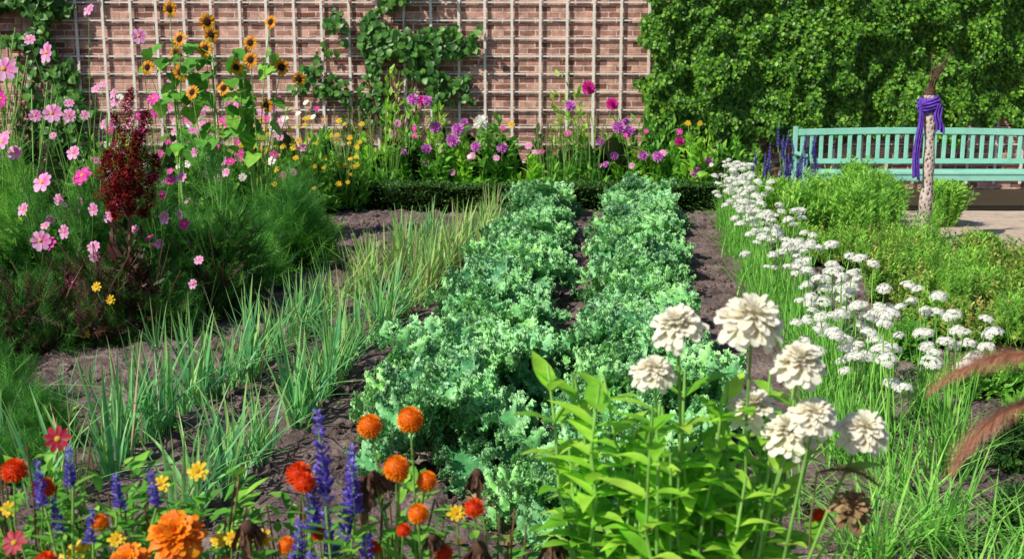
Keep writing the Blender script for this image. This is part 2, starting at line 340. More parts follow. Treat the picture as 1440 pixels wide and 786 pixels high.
def plume(seed,L,w,m,n=4200):
    mb=MB(); r=np.random.default_rng(seed); t=r.uniform(0,1,n); a=r.uniform(0,6.28,n)
    bend=lambda t:np.stack([t*L,0*t,.16*L*np.sin(t*2.2)-.3*L*t*t],1)
    p=bend(t); prof=np.sin(np.pi*np.clip(t*.9+.07,0,1))**.5
    d=np.stack([np.full(n,1.1),np.cos(a),np.sin(a)-.15*t],1)
    mb.put(flat(2,.020,.15),fr(p,d,(0,0,1),w*prof*r.uniform(.3,1.15,n)),r=r.uniform(0,1,n))
    mb.put(tube(bend(np.linspace(0,1,8)),.0022,4),I4,r=.3)
    return mb.mesh('grass_plume',[m])
def facing(d):
    from mathutils import Vector
    return Vector(d).to_track_quat('Z','Y').to_euler()
def fdir(up=.5,j=.45):
    d=np.array([U(-j,j)-.15,-1+U(-j,j)*.5,up+U(-j,j)]); return tuple(norm(d))
def lumps(D,k=5,amp=.22):
    o=np.ones(len(D))
    for i in range(k):
        c=norm(rng.normal(0,1,3)+np.array([0,0,.3])); o+=amp*(np.exp(-((D-c)**2).sum(1)/.18)-.25)
    return o
def mound(mb,tp,n,c,r,size,mi=0,up=.5,shell=.5,jit=.35,zmin=0.0,amp=.25):
    tps=tp if isinstance(tp,list) else [tp]
    D=norm(rng.normal(0,1,(n,3))); D[:,2]=np.abs(D[:,2])
    R=(1-shell*U(0,1,n)**1.6)*lumps(D,6,amp)
    P=np.array(c)+D*R[:,None]*np.array(r); P[:,2]=np.maximum(P[:,2],zmin)
    d=norm(D*(1-up)+np.array([0,0,up])+rng.normal(0,jit,(n,3)))
    sc=U(size[0],size[1],n)
    ids=rng.integers(0,len(tps),n)
    for i,t in enumerate(tps):
        k=ids==i
        if k.any(): mb.put(t,fr(P[k],d[k],D[k]+np.array([0,0,.6]),sc[k],U(-.5,.5,k.sum())),mi=mi)
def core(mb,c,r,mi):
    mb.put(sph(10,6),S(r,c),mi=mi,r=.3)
def stem(a,b,n=6,p=1.5):
    a=np.array(a,float);b=np.array(b,float);t=np.linspace(0,1,n)[:,None]
    q=a+(b-a)*np.concatenate([t**p,t**p,t],1); q[1:-1]+=rng.normal(0,.008,(n-2,3)); return q

# ------------------------------------------------------------------ world, light, camera
w=bpy.data.worlds.new('World'); scene.world=w; w.use_nodes=True; nt=w.node_tree
sky=nt.nodes.new('ShaderNodeTexSky'); sky.sky_type='NISHITA'; sky.sun_disc=False
el=math.radians(46); az=math.radians(-127)
sky.sun_elevation=el; sky.sun_rotation=az
nt.links.new(sky.outputs[0],nt.nodes['Background'].inputs[0]); nt.nodes['Background'].inputs[1].default_value=.085
sl=bpy.data.lights.new('sun','SUN'); sl.energy=5; sl.angle=math.radians(.5); sl.color=(1,.94,.80)
so=bpy.data.objects.new('sun',sl); col.objects.link(so)
sd=(math.sin(az)*math.cos(el),math.cos(az)*math.cos(el),math.sin(el)); so.rotation_euler=facing(sd); so.location=(-6,-4,9)
cam=bpy.data.cameras.new('camera'); co=bpy.data.objects.new('camera',cam); col.objects.link(co)
cam.lens=40; cam.sensor_width=36; co.location=(0,0,H); co.rotation_euler=(math.radians(90-10.7),0,0); cam.clip_end=400
cam.dof.use_dof=True; cam.dof.focus_distance=6.0; cam.dof.aperture_fstop=5.6
scene.camera=co
scene.view_settings.view_transform='Standard'; scene.view_settings.look='None'; scene.view_settings.exposure=0

# ------------------------------------------------------------------ ground
mb=MB(); mb.put(T([(-80,-60,-.03),(80,-60,-.03),(80,120,-.03),(-80,120,-.03)],[(0,1,2,3)]))
obj('ground',mb.mesh('ground',[M_earth]),kind='structure')
xs=np.arange(-4.6,5.0,.03); ys=np.arange(1.2,13.6,.03); X,Y=np.meshgrid(xs,ys)
Z=.012+.03*vn(X*1.3,Y*1.3)+.022*vn(X*7,Y*7,1)+.028*np.abs(vn(X*15,Y*15,2))+.014*vn(X*31,Y*31,3)+rng.normal(0,.003,X.shape)
Z=np.maximum(Z,-.02); nx=len(xs);ny=len(ys)
idx=np.arange(nx*ny).reshape(ny,nx); q=np.stack([idx[:-1,:-1],idx[:-1,1:],idx[1:,1:],idx[1:,:-1]],-1).reshape(-1,4)
t=T.__new__(T); t.v=np.stack([X.ravel(),Y.ravel(),Z.ravel()],1); t.lv=q.ravel(); t.lt=np.full(len(q),4); t.mi=np.zeros(len(q),int); t.g=np.zeros(nx*ny)
mb=MB(); mb.put(t); obj('soil_bed',mb.mesh('soil_bed',[M_soil]),kind='structure')
mb=MB(); n=14000; P=np.stack([U(-3,2.6,n),3+10*U(0,1,n)**1.4,U(.0,.03,n)],1)
cl=sph(6,4); cl.v=cl.v*(1+rng.uniform(-.25,.25,(len(cl.v),1)))
mb.put(cl,fr(P,rng.normal(0,1,(n,3)),(0,0,1),np.abs(rng.normal(0,.013,n))+.005,U(0,6,n)))
obj('soil_clods',mb.mesh('soil_clods',[M_soil],False),kind='stuff',label='loose brown clods of dug garden soil',cat='soil')
xs=np.linspace(4.15,14,60); ys=np.linspace(10.4,13.3,34); X,Y=np.meshgrid(xs,ys); Z=.055+.006*vn(X*4,Y*4)
nx=60;ny=34; idx=np.arange(nx*ny).reshape(ny,nx); q=np.stack([idx[:-1,:-1],idx[:-1,1:],idx[1:,1:],idx[1:,:-1]],-1).reshape(-1,4)
mb=MB(); mb.put(T(np.stack([X.ravel(),Y.ravel(),Z.ravel()],1),[tuple(a) for a in q])); obj('path',mb.mesh('path',[M_path]),kind='structure')
# ------------------------------------------------------------------ wall + trellis
WY=16.5
mb=MB(); mb.put(box(-13,13,WY,WY+.35,-.03,3.25)); mb.put(box(-13.05,13.05,WY-.04,WY+.39,3.253,3.33))
obj('brick_wall',mb.mesh('brick_wall',[M_brick],False),label='weathered red brick garden wall with pale mortar',cat='wall')
mb=MB()
for i,x in enumerate(np.arange(-6.55,8.2,.386)):
    x+=U(-.015,.015); mb.put(box(x-.018,x+.018,WY-.060,WY-.042,.05,3.1+U(-.05,.05)))
for i,z in enumerate(np.arange(.12,3.1,.248)):
    z+=U(-.008,.008); mb.put(box(-6.7,8.3,WY-.040,WY-.024,z-.010,z+.010))
obj('trellis',mb.mesh('trellis',[M_wood],False),label='square wooden trellis fixed to the brick wall',cat='trellis')
def wallplant(name,regs,mats,lab,cat,sz=(.06,.11),stems=6,tp=L_heart,hole=-.35):
    x0=regs[0][0]; base=np.array([x0,WY-.12,0]); mb=MB()
    for (cx,cz,rx,rz,n,dep) in regs:
        a=U(0,6.28,n); q=np.sqrt(U(0,1,n))*(1+.25*np.sin(a*3+cx)+.18*np.sin(a*7+cz))
        x=cx+np.cos(a)*q*rx; z=cz+np.sin(a)*q*rz
        k=(vn(x*3.2,z*3.2,4)>hole)&(z>.02); x=x[k];z=z[k];m=k.sum()
        y=WY-.08-U(.0,1,m)*dep*(.6+.5*vn(x*2.4,z*2.4,6))
        d=np.stack([rng.normal(0,.6,m),rng.normal(-.25,.25,m),-.8+rng.normal(0,.45,m)],1)
        mb.put(tp,fr(np.stack([x,y,z],1)-base,d,np.stack([U(-.4,.4,m),-np.ones(m),U(0,.9,m)],1),U(sz[0],sz[1],m)),mi=0)
        for s in range(stems):
            e=np.array([cx+U(-.8,.8)*rx,WY-.12,cz+U(.0,.95)*rz]); mb.put(tube(stem((0,0,0),e-base,8,1.2),[.014]*4+[.007]*4,5),mi=1)
    return obj(name,mb.mesh(name,mats),loc=base,label=lab,cat=cat)
base=np.array([3.0,WY-.1,0]); mb=MB(); n=100000
x=1.7+8.2*U(0,1,n)**1.2; z=U(0,3.35,n)
left=1.85+.22*vn(z*2.3,0*z,3)+.14*vn(z*7,0*z,5)+.13*np.clip(1.6-z,0,2)*.6
bot=np.where(x<3.5,.05,.84+.20*vn(x*1.6,0*x,7)+.18*vn(x*6,0*x,8))
k=(x>left)&(z>bot)&(vn(x*4.2,z*2.8,4)>-.88); x=x[k];z=z[k];m=len(x)
bul=.28+.22*vn(x*2.0,z*1.3,6)+.20*vn(x*5,z*4,2)+.07*vn(x*11,z*9,9)
y=WY-.05-np.maximum(bul,.03)*U(0,1,m)**.3
d=np.stack([rng.normal(0,.55,m),rng.normal(-.3,.25,m),-.8+rng.normal(0,.45,m)],1)
mb.put(L_iv,fr(np.stack([x,y,z],1)-base,d,np.stack([U(-.5,.5,m),-np.ones(m),U(0,1.1,m)],1),U(.03,.072,m)),mi=0)
for s in range(14):
    e=np.array([U(2.1,9),WY-.06,U(1.2,3.2)]); mb.put(tube(stem((0,.04,0),e-base,9,.8),[.016]*4+[.007]*5,5),mi=1)
obj('climbing_ivy',mb.mesh('climbing_ivy',[M_ivy,M_brst]),loc=base,label='dense curtain of green ivy hanging over the brick wall',cat='ivy')
wallplant('espalier_tree',[(-1.75,.3,.3,.3,100,.2),(-1.5,1.35,.6,.75,800,.35),(-2.0,2.45,.5,.45,480,.3),(-1.15,2.0,.75,.28,330,.25),(-2.6,1.6,.4,.35,190,.25),(-1.0,1.5,.6,.3,230,.25),(-1.6,2.9,.5,.3,300,.25),(-1.9,1.9,.45,.4,300,.25)],[M_vine,M_brst],'green fruit tree trained flat against the trellis','tree',(.06,.13),3,hole=-.2)
wallplant('climbing_vine',[(-7.2,.2,.5,.3,150,.2),(-7.1,2.6,1.0,.55,1500,.3),(-6.4,1.2,.5,1.0,600,.3)],[M_vine,M_brst],'leafy green climber at the end of the trellis','climbing plant',(.08,.14),4)
# ------------------------------------------------------------------ box hedge
mb=MB(); HX0,HX1=-6.0,2.95
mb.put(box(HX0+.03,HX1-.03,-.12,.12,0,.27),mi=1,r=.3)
n=15000; side=rng.integers(0,3,n); x=U(HX0,HX1,n); y=np.where(side==0,-.16,U(-.17,.17,n)); z=np.where(side==0,U(.01,.32,n),.31)
y=y+.04*vn(x*5,z*9)+rng.normal(0,.014,n); z=z+.035*vn(x*2.6,y*3,2)+rng.normal(0,.014,n)
d=np.stack([rng.normal(0,.5,n),np.where(side==0,-1,0)+rng.normal(0,.4,n),.5+rng.normal(0,.5,n)],1)
mb.put(L_small,fr(np.stack([x,y,z],1),d,rng.normal(0,1,(n,3))+np.array([0,-.5,1]),U(.025,.055,n)),mi=0)
obj('box_hedge',mb.mesh('box_hedge',[M_box,M_core]),loc=(0,13.8,0),label='low clipped dark green box hedge edging the bed',cat='hedge')

# ------------------------------------------------------------------ kale
def kale(seed):
    r=np.random.default_rng(seed); mb=MB()
    nl=20; fans=[]
    for q in range(4):
        v=[(0,0,0)];f=[];g=[.55]; K=8
        for i in range(K+1):
            a=math.pi*(-.12+1.24*i/K); rr=r.uniform(.8,1.1); v.append((rr*math.cos(a),rr*math.sin(a)*.8,(.38 if i%2 else -.28)+r.uniform(-.12,.12))); g.append(1.15 if i%2 else .62)
        for i in range(K): f.append((0,i+1,i+2))
        fans.append(T(v,f,0,g))
    for i in range(nl):
        ring=0 if i<8 else (1 if i<14 else 2)
        a=i*2.4+r.uniform(-.35,.35); e0=[.72,1.08,1.36][ring]+r.uniform(-.2,.2); bend=[1.7,1.5,1.1][ring]*r.uniform(.8,1.15)
        L=[.46,.46,.36][ring]*r.uniform(.8,1.12); W=[.125,.12,.085][ring]*r.uniform(.85,1.15)
        nv,nu=34,10; vv=np.linspace(0,1,nv+1)
        ang=e0-bend*vv**1.4; ds=L/nv
        sx=np.cumsum(np.cos(ang))*ds; sz=np.cumsum(np.sin(ang))*ds+.06
        ph=r.uniform(0,6.28,4); fq=r.uniform(5,7)
        def ev(u,v):
            k=np.clip(v*nv,0,nv-1e-6).astype(int); f=v*nv-k
            X=sx[k]*(1-f)+sx[k+1]*f; Z=sz[k]*(1-f)+sz[k+1]*f; A=ang[k]
            blade=np.clip((v-.20)/.18,0,1); hw=.006+W*blade*np.sqrt(np.clip(1.02-((v-.62)/.45)**2,0.02,1))
            au=np.abs(u); sg=np.sign(u)
            ruf=.038*au**1.4*np.sin(fq*2*np.pi*v+ph[0]+sg*ph[1])*blade+.010*au*np.sin(fq*15*v+ph[2]+u*5)*blade+.009*np.sin(u*9+v*31+ph[3])*blade*au**.5
            lat=u*hw*(1-.18*au)+.012*au*np.sin(fq*6.3*v+ph[3])*blade
            nz=ruf+.35*au**1.5*hw*.6
            fx=X-np.sin(A)*nz; fz=Z+np.cos(A)*nz
            return np.stack([fx*math.cos(a)-lat*math.sin(a),fx*math.sin(a)+lat*math.cos(a),fz],-1)
        uu=np.linspace(-1,1,nu+1); UU,VV=np.meshgrid(uu,vv); P=ev(UU.ravel(),VV.ravel())+r.normal(0,.0025,(UU.size,3))
        idx=np.arange(UU.size).reshape(nv+1,nu+1); q=np.stack([idx[:-1,:-1],idx[:-1,1:],idx[1:,1:],idx[1:,:-1]],-1).reshape(-1,4)
        t=T.__new__(T); t.v=P; t.lv=q.ravel(); t.lt=np.full(len(q),4); t.mi=np.zeros(len(q),int); t.g=(np.abs(UU)*.66+.3*VV).ravel()
        lr=r.uniform(0,1); mb.put(t,r=lr)
        nf=190; v=r.uniform(.26,1,nf); u=np.sign(r.uniform(-1,1,nf))*np.where(r.uniform(0,1,nf)<.75,1,r.uniform(.3,1,nf))
        tipm=r.uniform(0,1,nf)<.18; v[tipm]=1; u[tipm]=r.uniform(-1,1,tipm.sum())
        p=ev(u,v); d=norm(np.stack([np.cos(a)-np.sin(a)*u*1.4,np.sin(a)+np.cos(a)*u*1.4,r.uniform(-.1,1.2,nf)],1)+r.normal(0,.35,(nf,3)))
        for k in range(4):
            m=len(p[k::4]); mb.put(fans[k],fr(p[k::4],d[k::4],r.normal(0,.8,(m,3))+np.array([0,0,1.2]),r.uniform(.012,.025,m)),r=np.clip(lr+r.uniform(-.15,.15,m),0,1))
        m=np.array([ev(np.zeros(1),np.array([x]))[0] for x in (0,.25,.5,.75)]); mb.put(tube(m+np.array([0,0,-.004]),[.008,.006,.004,.002],5),mi=1)
    mb.put(tube([(0,0,-.02),(0,0,.08),(0,0,.16)],[.02,.018,.014],7),mi=1)
    return mb.mesh('kale',[M_kale,M_kstem])
KA=[kale(50+i) for i in range(5)]
kp=[]
for y in np.arange(4.75,13.4,.49):
    kp.append((-.74+.090*y+U(-.08,.08),y+U(-.08,.08),U(.84,1.16)))
for y in np.arange(5.0,13.4,.49):
    kp.append((.06+.108*y+U(-.08,.08),y+U(-.08,.08),U(.84,1.16)))
kp+= [(.17,4.02,.75),(.45,4.55,.9),(.38,4.2,.75),(-.42,5.25,.75)]
for i,(x,y,s) in enumerate(kp):
    far=' growing near the box hedge' if y>11.5 else ' in a row on bare soil'
    obj('kale_plant',KA[i%5],(x,y,0),(U(-.12,.12),U(-.12,.12),U(0,6.28)),(s,s,s*U(.95,1.25)),label='frilly blue-green curly kale plant'+far,cat='kale',group='curly kale plants in two rows')
# ------------------------------------------------------------------ leeks
def leek(seed,n,hh,m0):
    r=np.random.default_rng(seed); mb=MB()
    for i in range(n):
        a=r.uniform(0,6.28); lean=abs(r.normal(.10,.22)); k=r.choice(4,p=[.30,.33,.24,.13]); h=hh*r.uniform(.5,1.1)
        p=np.array([[math.cos(a)*.012,math.sin(a)*.012,0]])+r.normal(0,.026,(1,3))*np.array([1,1,0])
        d=(math.cos(a)*lean,math.sin(a)*lean,1)
        dry=r.uniform()<.07
        mb.put(BL[k],fr(p,d,(-math.cos(a),-math.sin(a),.3),[[h*r.uniform(.8,1.4),h,h]]),mi=1 if dry else 0,r=r.uniform(0,.9))
    for j in range(3):
        b=r.normal(0,.02,2); mb.put(tube([(b[0],b[1],-.02),(b[0],b[1],.08)],[.009,.007],6),mi=2)
    return mb.mesh('leek',[m0,M_straw,M_kstem])
LK=[leek(60+i,20,.52,M_leek) for i in range(5)]; LS=[leek(70+i,9,.38,M_leek) for i in range(3)]; LP=[leek(75+i,22,.52,M_leekp) for i in range(3)]
for row,(x0,sl_,ya,yb,st) in enumerate([(-1.80,.134,4.1,12.2,.135),(-2.50,.160,4.3,11.0,.165)]):
    y=ya
    while y<yb:
        if U(0,1)>(.03,.08)[row]:
            pale=y>7.6 and U(0,1)<(.75,.4)[row]
            obj('leek_plant',LP[rng.integers(3)] if pale else LK[rng.integers(5)],(x0+sl_*y+U(-.05,.05),y,0),(U(-.12,.12),U(-.12,.12),U(0,6.28)),U(.72,1.15),label='pale yellowish green leek clump in a row' if pale else 'upright blue-green leek clump in a row on soil',cat='leek',group='leek plants in rows')
        y+=st*U(.7,1.4)
for y in np.arange(4.9,8.6,.36):
    obj('leek_plant',LS[rng.integers(3)],(-3.05+.135*y+U(-.06,.06),y+U(-.08,.08),0),(0,0,U(0,6.28)),U(.7,1.1),label='thin sparse leek clump on bare soil',cat='leek',group='leek plants in rows')
# ------------------------------------------------------------------ garlic chives
def chive(seed,ns):
    r=np.random.default_rng(seed); mb=MB(); tops=[]
    n=60; a=r.uniform(0,6.28,n); ln=np.abs(r.normal(.2,.22,n)); p=np.stack([r.normal(0,.05,n),r.normal(0,.05,n),0*a],1)
    d=np.stack([np.cos(a)*ln,np.sin(a)*ln,np.ones(n)],1); h=r.uniform(.24,.42,n)
    for k in range(4): mb.put(leafT(6,.028,'blade',[.05,.2,.45,.7][k],.3),fr(p[k::4],d[k::4],-d[k::4]*np.array([1,1,0])+np.array([0,0,.3]),h[k::4]),mi=0)
    for i in range(ns):
        aa=r.uniform(0,6.28); b=np.array([math.cos(aa)*.03,math.sin(aa)*.03,0]); tp=np.array([math.cos(aa)*r.uniform(.03,.18),math.sin(aa)*r.uniform(.03,.18),r.uniform(.46,.70)])
        mb.put(tube(stem(b,tp-np.array([0,0,.01]),6,1.5),[.0038]*3+[.003]*3,5),mi=0); tops.append((tp,r.uniform(.058,.092)))
    return mb.mesh('chive_foliage',[M_chive]),tops
CH=[chive(80+i,[9,8,9,7][i]) for i in range(4)]
cp=[(.98+.112*y+U(-.15,.15),y) for y in np.arange(4.8,13.0,.235)]
cp+=[(1.55,4.35),(1.85,4.6),(2.0,4.95),(2.05,5.4),(1.95,5.9),(2.4,11.6),(2.5,12.4),(2.2,10.6),(1.5,4.75),(1.75,5.2)]
for i,(x,y) in enumerate(cp):
    me,tops=CH[i%4]
    o=obj('garlic_chives_plant',me,(x,y,0),(0,0,U(0,6.28)),U(.86,1.1),label='garlic chives clump with rounded white flower heads',cat='garlic chives',group='white flowering garlic chives in a row')
    for j,(tp,dm) in enumerate(tops): obj('flower_head',UMB[(i+j)%4],tuple(tp),(U(-.4,.4),U(-.4,.4),U(0,6)),dm,parent=o)

# ------------------------------------------------------------------ generic flowering plant
def plant(name,base,fl,fill,mats,lab,cat,stemr=.004,group=None,leafs=None,sp=1.6,part='flower'):
    base=np.array([base[0],base[1],0.0]); mb=MB(); fill(mb)
    for f in fl:
        e=np.array(f[:3])-base; s=stem((U(-.06,.06),U(-.06,.06),0),e,7,sp); mb.put(tube(s,np.linspace(stemr*1.4,stemr*.7,7),5),mi=1)
        if leafs:
            tp,sz,k=leafs
            for q in range(k):
                t=U(.35,.93); i=t*6; j=int(i); p=s[j]*(1-i+j)+s[min(j+1,6)]*(i-j); a=U(0,6.28)
                mb.put(tp,fr([p],(math.cos(a),math.sin(a),U(.1,.7)),(0,0,1),U(*sz)),mi=0)
    o=obj(name,mb.mesh(name,mats),base,label=lab,cat=cat,group=group)
    for f in fl:
        d=f[5] if len(f)>5 else fdir()
        obj(part,MF[f[4]],tuple(np.array(f[:3])-base),facing(d),f[3],parent=o)
    return o
def nearest(bases,fl):
    g=[[] for _ in bases]
    for f in fl: g[int(np.argmin([abs(b[0]-f[0])+.5*abs(b[1]-f[1]) for b in bases]))].append(f)
    return g
cf=[(-3.19,1.72,.17),(-3.22,1.54,.10),(-2.89,1.82,.14),(-3.07,1.43,.09),(-2.91,1.45,.13),(-2.85,1.43,.1),(-3.24,1.27,.12),(-3.29,1.3,.09),(-3.2,1.2,.10),(-3.0,1.02,.15),(-2.79,1.05,.14),(-3.21,.83,.10),(-3.07,.64,.14),(-3.02,.62,.10),(-2.89,.36,.10),(-2.77,1.21,.10),(-2.69,.85,.09),(-2.88,.71,.10),(-2.56,.88,.08),(-2.42,1.06,.08),(-2.3,1.05,.08),(-2.38,.97,.08),(-2.23,.80,.09),(-2.15,.74,.08),(-2.51,.98,.08),(-2.34,1.92,.10),(-2.26,1.54,.09),(-2.68,.62,.09),(-2.02,.53,.07),(-2.06,.38,.07),(-2.6,.8,.08),(-2.7,.55,.08),(-2.66,2.08,.09),(-3.05,1.9,.08),(-2.95,.9,.08),(-2.48,.7,.08),(-2.12,1.05,.08),(-2.30,.62,.07)]
ck=['cosmos','cosmos','cosmos','cosmos','cosmos_mag']
fl=[(x*.985,7.2+U(-.12,.12),z,d*1.02,'cosmos_mag' if abs(z-.36)<.01 and x<-2.8 else ck[rng.integers(5)]) for x,z,d in cf]
for i in range(24): fl.append((U(-3.2,-2.0),7.6+U(-.3,.6),U(.5,1.45),U(.05,.08),ck[rng.integers(5)],fdir(.6,.9)))
bs=[(-3.2,7.7),(-2.85,7.6),(-2.45,7.75),(-2.1,8.0)]
for b,g in zip(bs,nearest(bs,fl)):
    def fill(mb,b=b):
        mound(mb,FE,1300,(0,0,.15),(.42,.36,1.05),(.09,.22),mi=0,up=.45,shell=.8,amp=.4)
        mound(mb,FE_thick,700,(0,0,.05),(.40,.36,.85),(.1,.2),mi=2,up=.4,shell=.7)
        mound(mb,L_small,600,(0,0,.05),(.38,.36,.9),(.04,.09),mi=4,up=.3,shell=.7)
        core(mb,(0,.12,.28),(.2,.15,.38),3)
    plant('cosmos_plant',b,g,fill,[M_fenD,M_stem,M_leafD,M_core,M_leafM],'tall feathery cosmos covered in pink open flowers','cosmos',.003,'pink cosmos plants in the side border',(FE[0],(.08,.18),6))
for (x,y,rx,h,n) in [(-3.35,6.9,.38,.62,1500),(-2.95,6.85,.36,.52,1500),(-2.6,7.05,.32,.50,1400),(-3.15,6.3,.3,.42,1000),(-2.3,7.2,.30,.48,1200),(-2.1,7.7,.28,.45,900)]:
    mb=MB(); mound(mb,[L_lan,L_small],n,(0,0,0),(rx,rx,h),(.04,.10),0,.4,.7,amp=.4); mound(mb,FE_thick,n//3,(0,0,0),(rx,rx,h),(.1,.2),1,.5,.6); mound(mb,FE,n//2,(0,0,0),(rx,rx,h),(.1,.22),4,.6,.5); core(mb,(0,.05,.02),(rx*.42,rx*.42,h*.45),2)
    for q in range(14):
        e=(U(-.3,.3),U(-.3,.1),U(.3,.7)); mb.put(tube(stem((U(-.1,.1),0,0),e,5),.003,5),mi=3)
    obj('leafy_shrub',mb.mesh('leafy_shrub',[M_leafD,M_amlf,M_core,M_brst,M_fenD]),(x,y,0),label='green and brown twiggy shrub under the cosmos, leaves coloured dark for shade',cat='shrub')  # dark leaf materials stand in for the shade at the border's foot
yf=[(-2.55,6.85,.41,.07,'yellow'),(-2.62,6.8,.12,.06,'yellow'),(-2.47,6.85,.33,.07,'yellow')]
plant('marigold_plant',(-2.5,7.0),yf,lambda mb:mound(mb,L_small,120,(0,0,0),(.15,.15,.25),(.03,.06),0),[M_leafD,M_stem],'low marigold with small yellow flowers','marigold')
for (x,y,r_,h,m) in [(-3.85,8.3,.42,1.85,M_fenB),(-3.5,8.2,.34,1.55,M_fenB),(-4.3,9.3,.5,1.9,M_fenB),(-3.1,8.6,.34,1.35,M_fenD),(-3.75,7.3,.38,1.40,M_fenB),(-3.55,6.6,.3,.9,M_fenD)]:
    mb=MB(); mound(mb,FE,2000,(0,0,.2),(r_,r_,h-.2),(.12,.26),0,.65,.85,amp=.45); mound(mb,FE_thick,400,(0,0,0),(r_*.8,r_*.8,h*.8),(.1,.2),2,.6,.9)
    for q in range(12): mb.put(tube(stem((U(-.06,.06),U(-.06,.06),0),(U(-r_,r_)*.8,U(-r_,r_)*.6,h*U(.8,1.1)),6),.005,5),mi=1)
    core(mb,(0,0,.3),(r_*.4,r_*.4,h*.32),3)
    obj('fennel_plant',mb.mesh('fennel',[m,M_stem,M_leafD,M_core]),(x,y,0),label='tall bright green feathery fennel plant',cat='fennel',group='feathery fennel plants')
for (x,y,r_,h) in [(-2.55,9.5,.40,.85),(-2.15,9.2,.42,.74),(-1.78,9.6,.38,.72),(-2.4,10.2,.45,.95),(-1.95,10.3,.42,.88),(-2.95,9.8,.45,.95),(-2.0,8.75,.3,.45)]:
    mb=MB(); mound(mb,FE,1700,(0,0,.05),(r_,r_,h),(.14,.32),0,.6,.75,amp=.55); core(mb,(0,0,.1),(r_*.5,r_*.5,h*.45),2)
    mound(mb,FE_thick,400,(0,0,.05),(r_*.95,r_*.95,h*.9),(.12,.26),3,.6,.55,amp=.45)
    obj('fennel_plant',mb.mesh('dill',[M_fenD,M_stem,M_core,M_leafM]),(x,y,0),label='loose mound of feathery green dill foliage',cat='fennel',group='feathery fennel plants')
for (x,y,r_,h) in [(-2.42,5.2,.28,.46),(-2.15,5.0,.20,.34),(-2.65,5.6,.3,.5),(-2.1,4.6,.18,.26),(-2.35,4.6,.24,.36)]:
    mb=MB(); mound(mb,FE,1200,(0,0,.0),(r_,r_,h),(.07,.17),0,.6,.7,amp=.4); core(mb,(0,0,.0),(r_*.45,r_*.45,h*.4),2)
    obj('fennel_plant',mb.mesh('young_fennel',[M_fenD,M_stem,M_core]),(x,y,0),label='low soft mound of fine green fennel leaves',cat='fennel',group='feathery fennel plants')
mb=MB(); mound(mb,L_lan,300,(0,0,.1),(.20,.2,.8),(.07,.14),1,.3,.8); mb.put(tube(stem((0,0,0),(.0,0,1.0),6,1.4),.012,6),mi=2)
pl=MB()
for (dx,dy,z0,z1,w_) in [(-.01,0,.92,1.60,.065),(-.07,0,.86,1.44,.055),(.05,0,.92,1.48,.055),(-.13,.02,.84,1.22,.045),(.02,-.05,.82,1.34,.06),(-.05,-.05,.8,1.2,.06),(.09,0,.8,1.2,.04)]:
    n=1900; t=U(0,1,n); a=U(0,6.28,n); r0=w_*np.sin(np.pi*np.clip(t*.82+.14,0,1))**.8*(1+.6*np.sin(t*19+dx*30)*np.cos(a*2+dx*9))*U(.3,1.2,n)
    lean=(dx*.5+.06)*t
    p=np.stack([dx+lean+np.cos(a)*r0+.012*np.sin(t*14+dx*40),dy+np.sin(a)*r0,z0+(z1-z0)*t],1); d=np.stack([np.cos(a),np.sin(a),U(-.4,.9,n)],1)
    pl.put(L_small,fr(p,d,(0,0,1),U(.014,.032,n)),mi=0)
o=obj('amaranth_plant',mb.mesh('amaranth',[M_amar,M_amlf,M_brst]),(-2.40,7.1,0),label='dark crimson amaranth with loose upright flower plumes',cat='amaranth')
obj('flower_plume',pl.mesh('amaranth_plume',[M_amar]),parent=o)
sf=[(-3.23,2.26),(-3.09,1.98),(-2.87,2.14),(-3.44,1.72),(-3.15,1.67),(-3.01,1.49),(-3.25,1.86),(-2.89,1.89),(-2.61,1.72),(-2.44,1.79),(-2.71,1.53),(-2.37,1.36),(-2.28,2.14),(-2.04,1.61),(-2.81,2.02),(-2.22,1.72),(-2.5,1.95)]
fl=[(x,11+U(-.2,.2),z,U(.13,.17),'sun',fdir(.1,.5)) for x,z in sf]
bs=[(-3.2,11.1),(-2.85,11.0),(-2.5,11.1)]
for b,g in zip(bs,nearest(bs,fl)):
    def fill(mb,b=b):
        for q in range(30):
            a=U(0,6.28); z=U(.9,1.95); p=(U(-.16,.16)*z,U(-.1,.1),z)
            mb.put(L_heart,fr([p],(math.cos(a),math.sin(a)-.3,-U(.2,1)),(0,-.4,1),U(.12,.24)),mi=0)
        mb.put(tube(stem((0,0,0),(U(-.1,.1),0,1.7),7),np.linspace(.016,.008,7),7),mi=1)
    plant('sunflower_plant',b,g,fill,[M_leafM,M_stem],'branching sunflower with small bronze and yellow heads','sunflower',.006,'sunflowers in front of the trellis',(L_heart,(.08,.15),2),part='flower_head')
fl=[]
for i in range(95):
    k=['cosmos_mag','cosmos','cosmos_mag','cosmos','cosmos_white'][rng.integers(5)]; fl.append((U(-4.8,-2.3),12.7+U(-.5,1.0),.4+1.05*U(0,1),U(.07,.13),k))
for i in range(110): fl.append((U(-3.5,-1.75),13.2+U(-.5,.8),U(.35,1.15),U(.05,.085),'yellow'))
for i in range(20): fl.append((U(-4.8,-3.0),12.5+U(-.4,.5),U(.5,1.6),U(.09,.13),'cosmos'))
bs=[(-4.6,12.6),(-4.1,12.8),(-3.65,13.0),(-3.2,13.1),(-2.8,13.2),(-2.4,13.3),(-2.0,13.6)]
for b,g in zip(bs,nearest(bs,fl)):
    def fill(mb,b=b):
        h=1.0+U(-.1,.25); mound(mb,[FE_thick[0],L_lan,L_small],1600,(0,0,.05),(.42,.4,h),(.07,.16),0,.5,.75,amp=.4); core(mb,(0,.05,.1),(.22,.2,h*.5),2)
    plant('cosmos_plant',b,g,fill,[M_leafM,M_stem,M_core],'mixed border plant with pink and yellow blooms','cosmos',.004,'mixed pink and yellow border flowers')
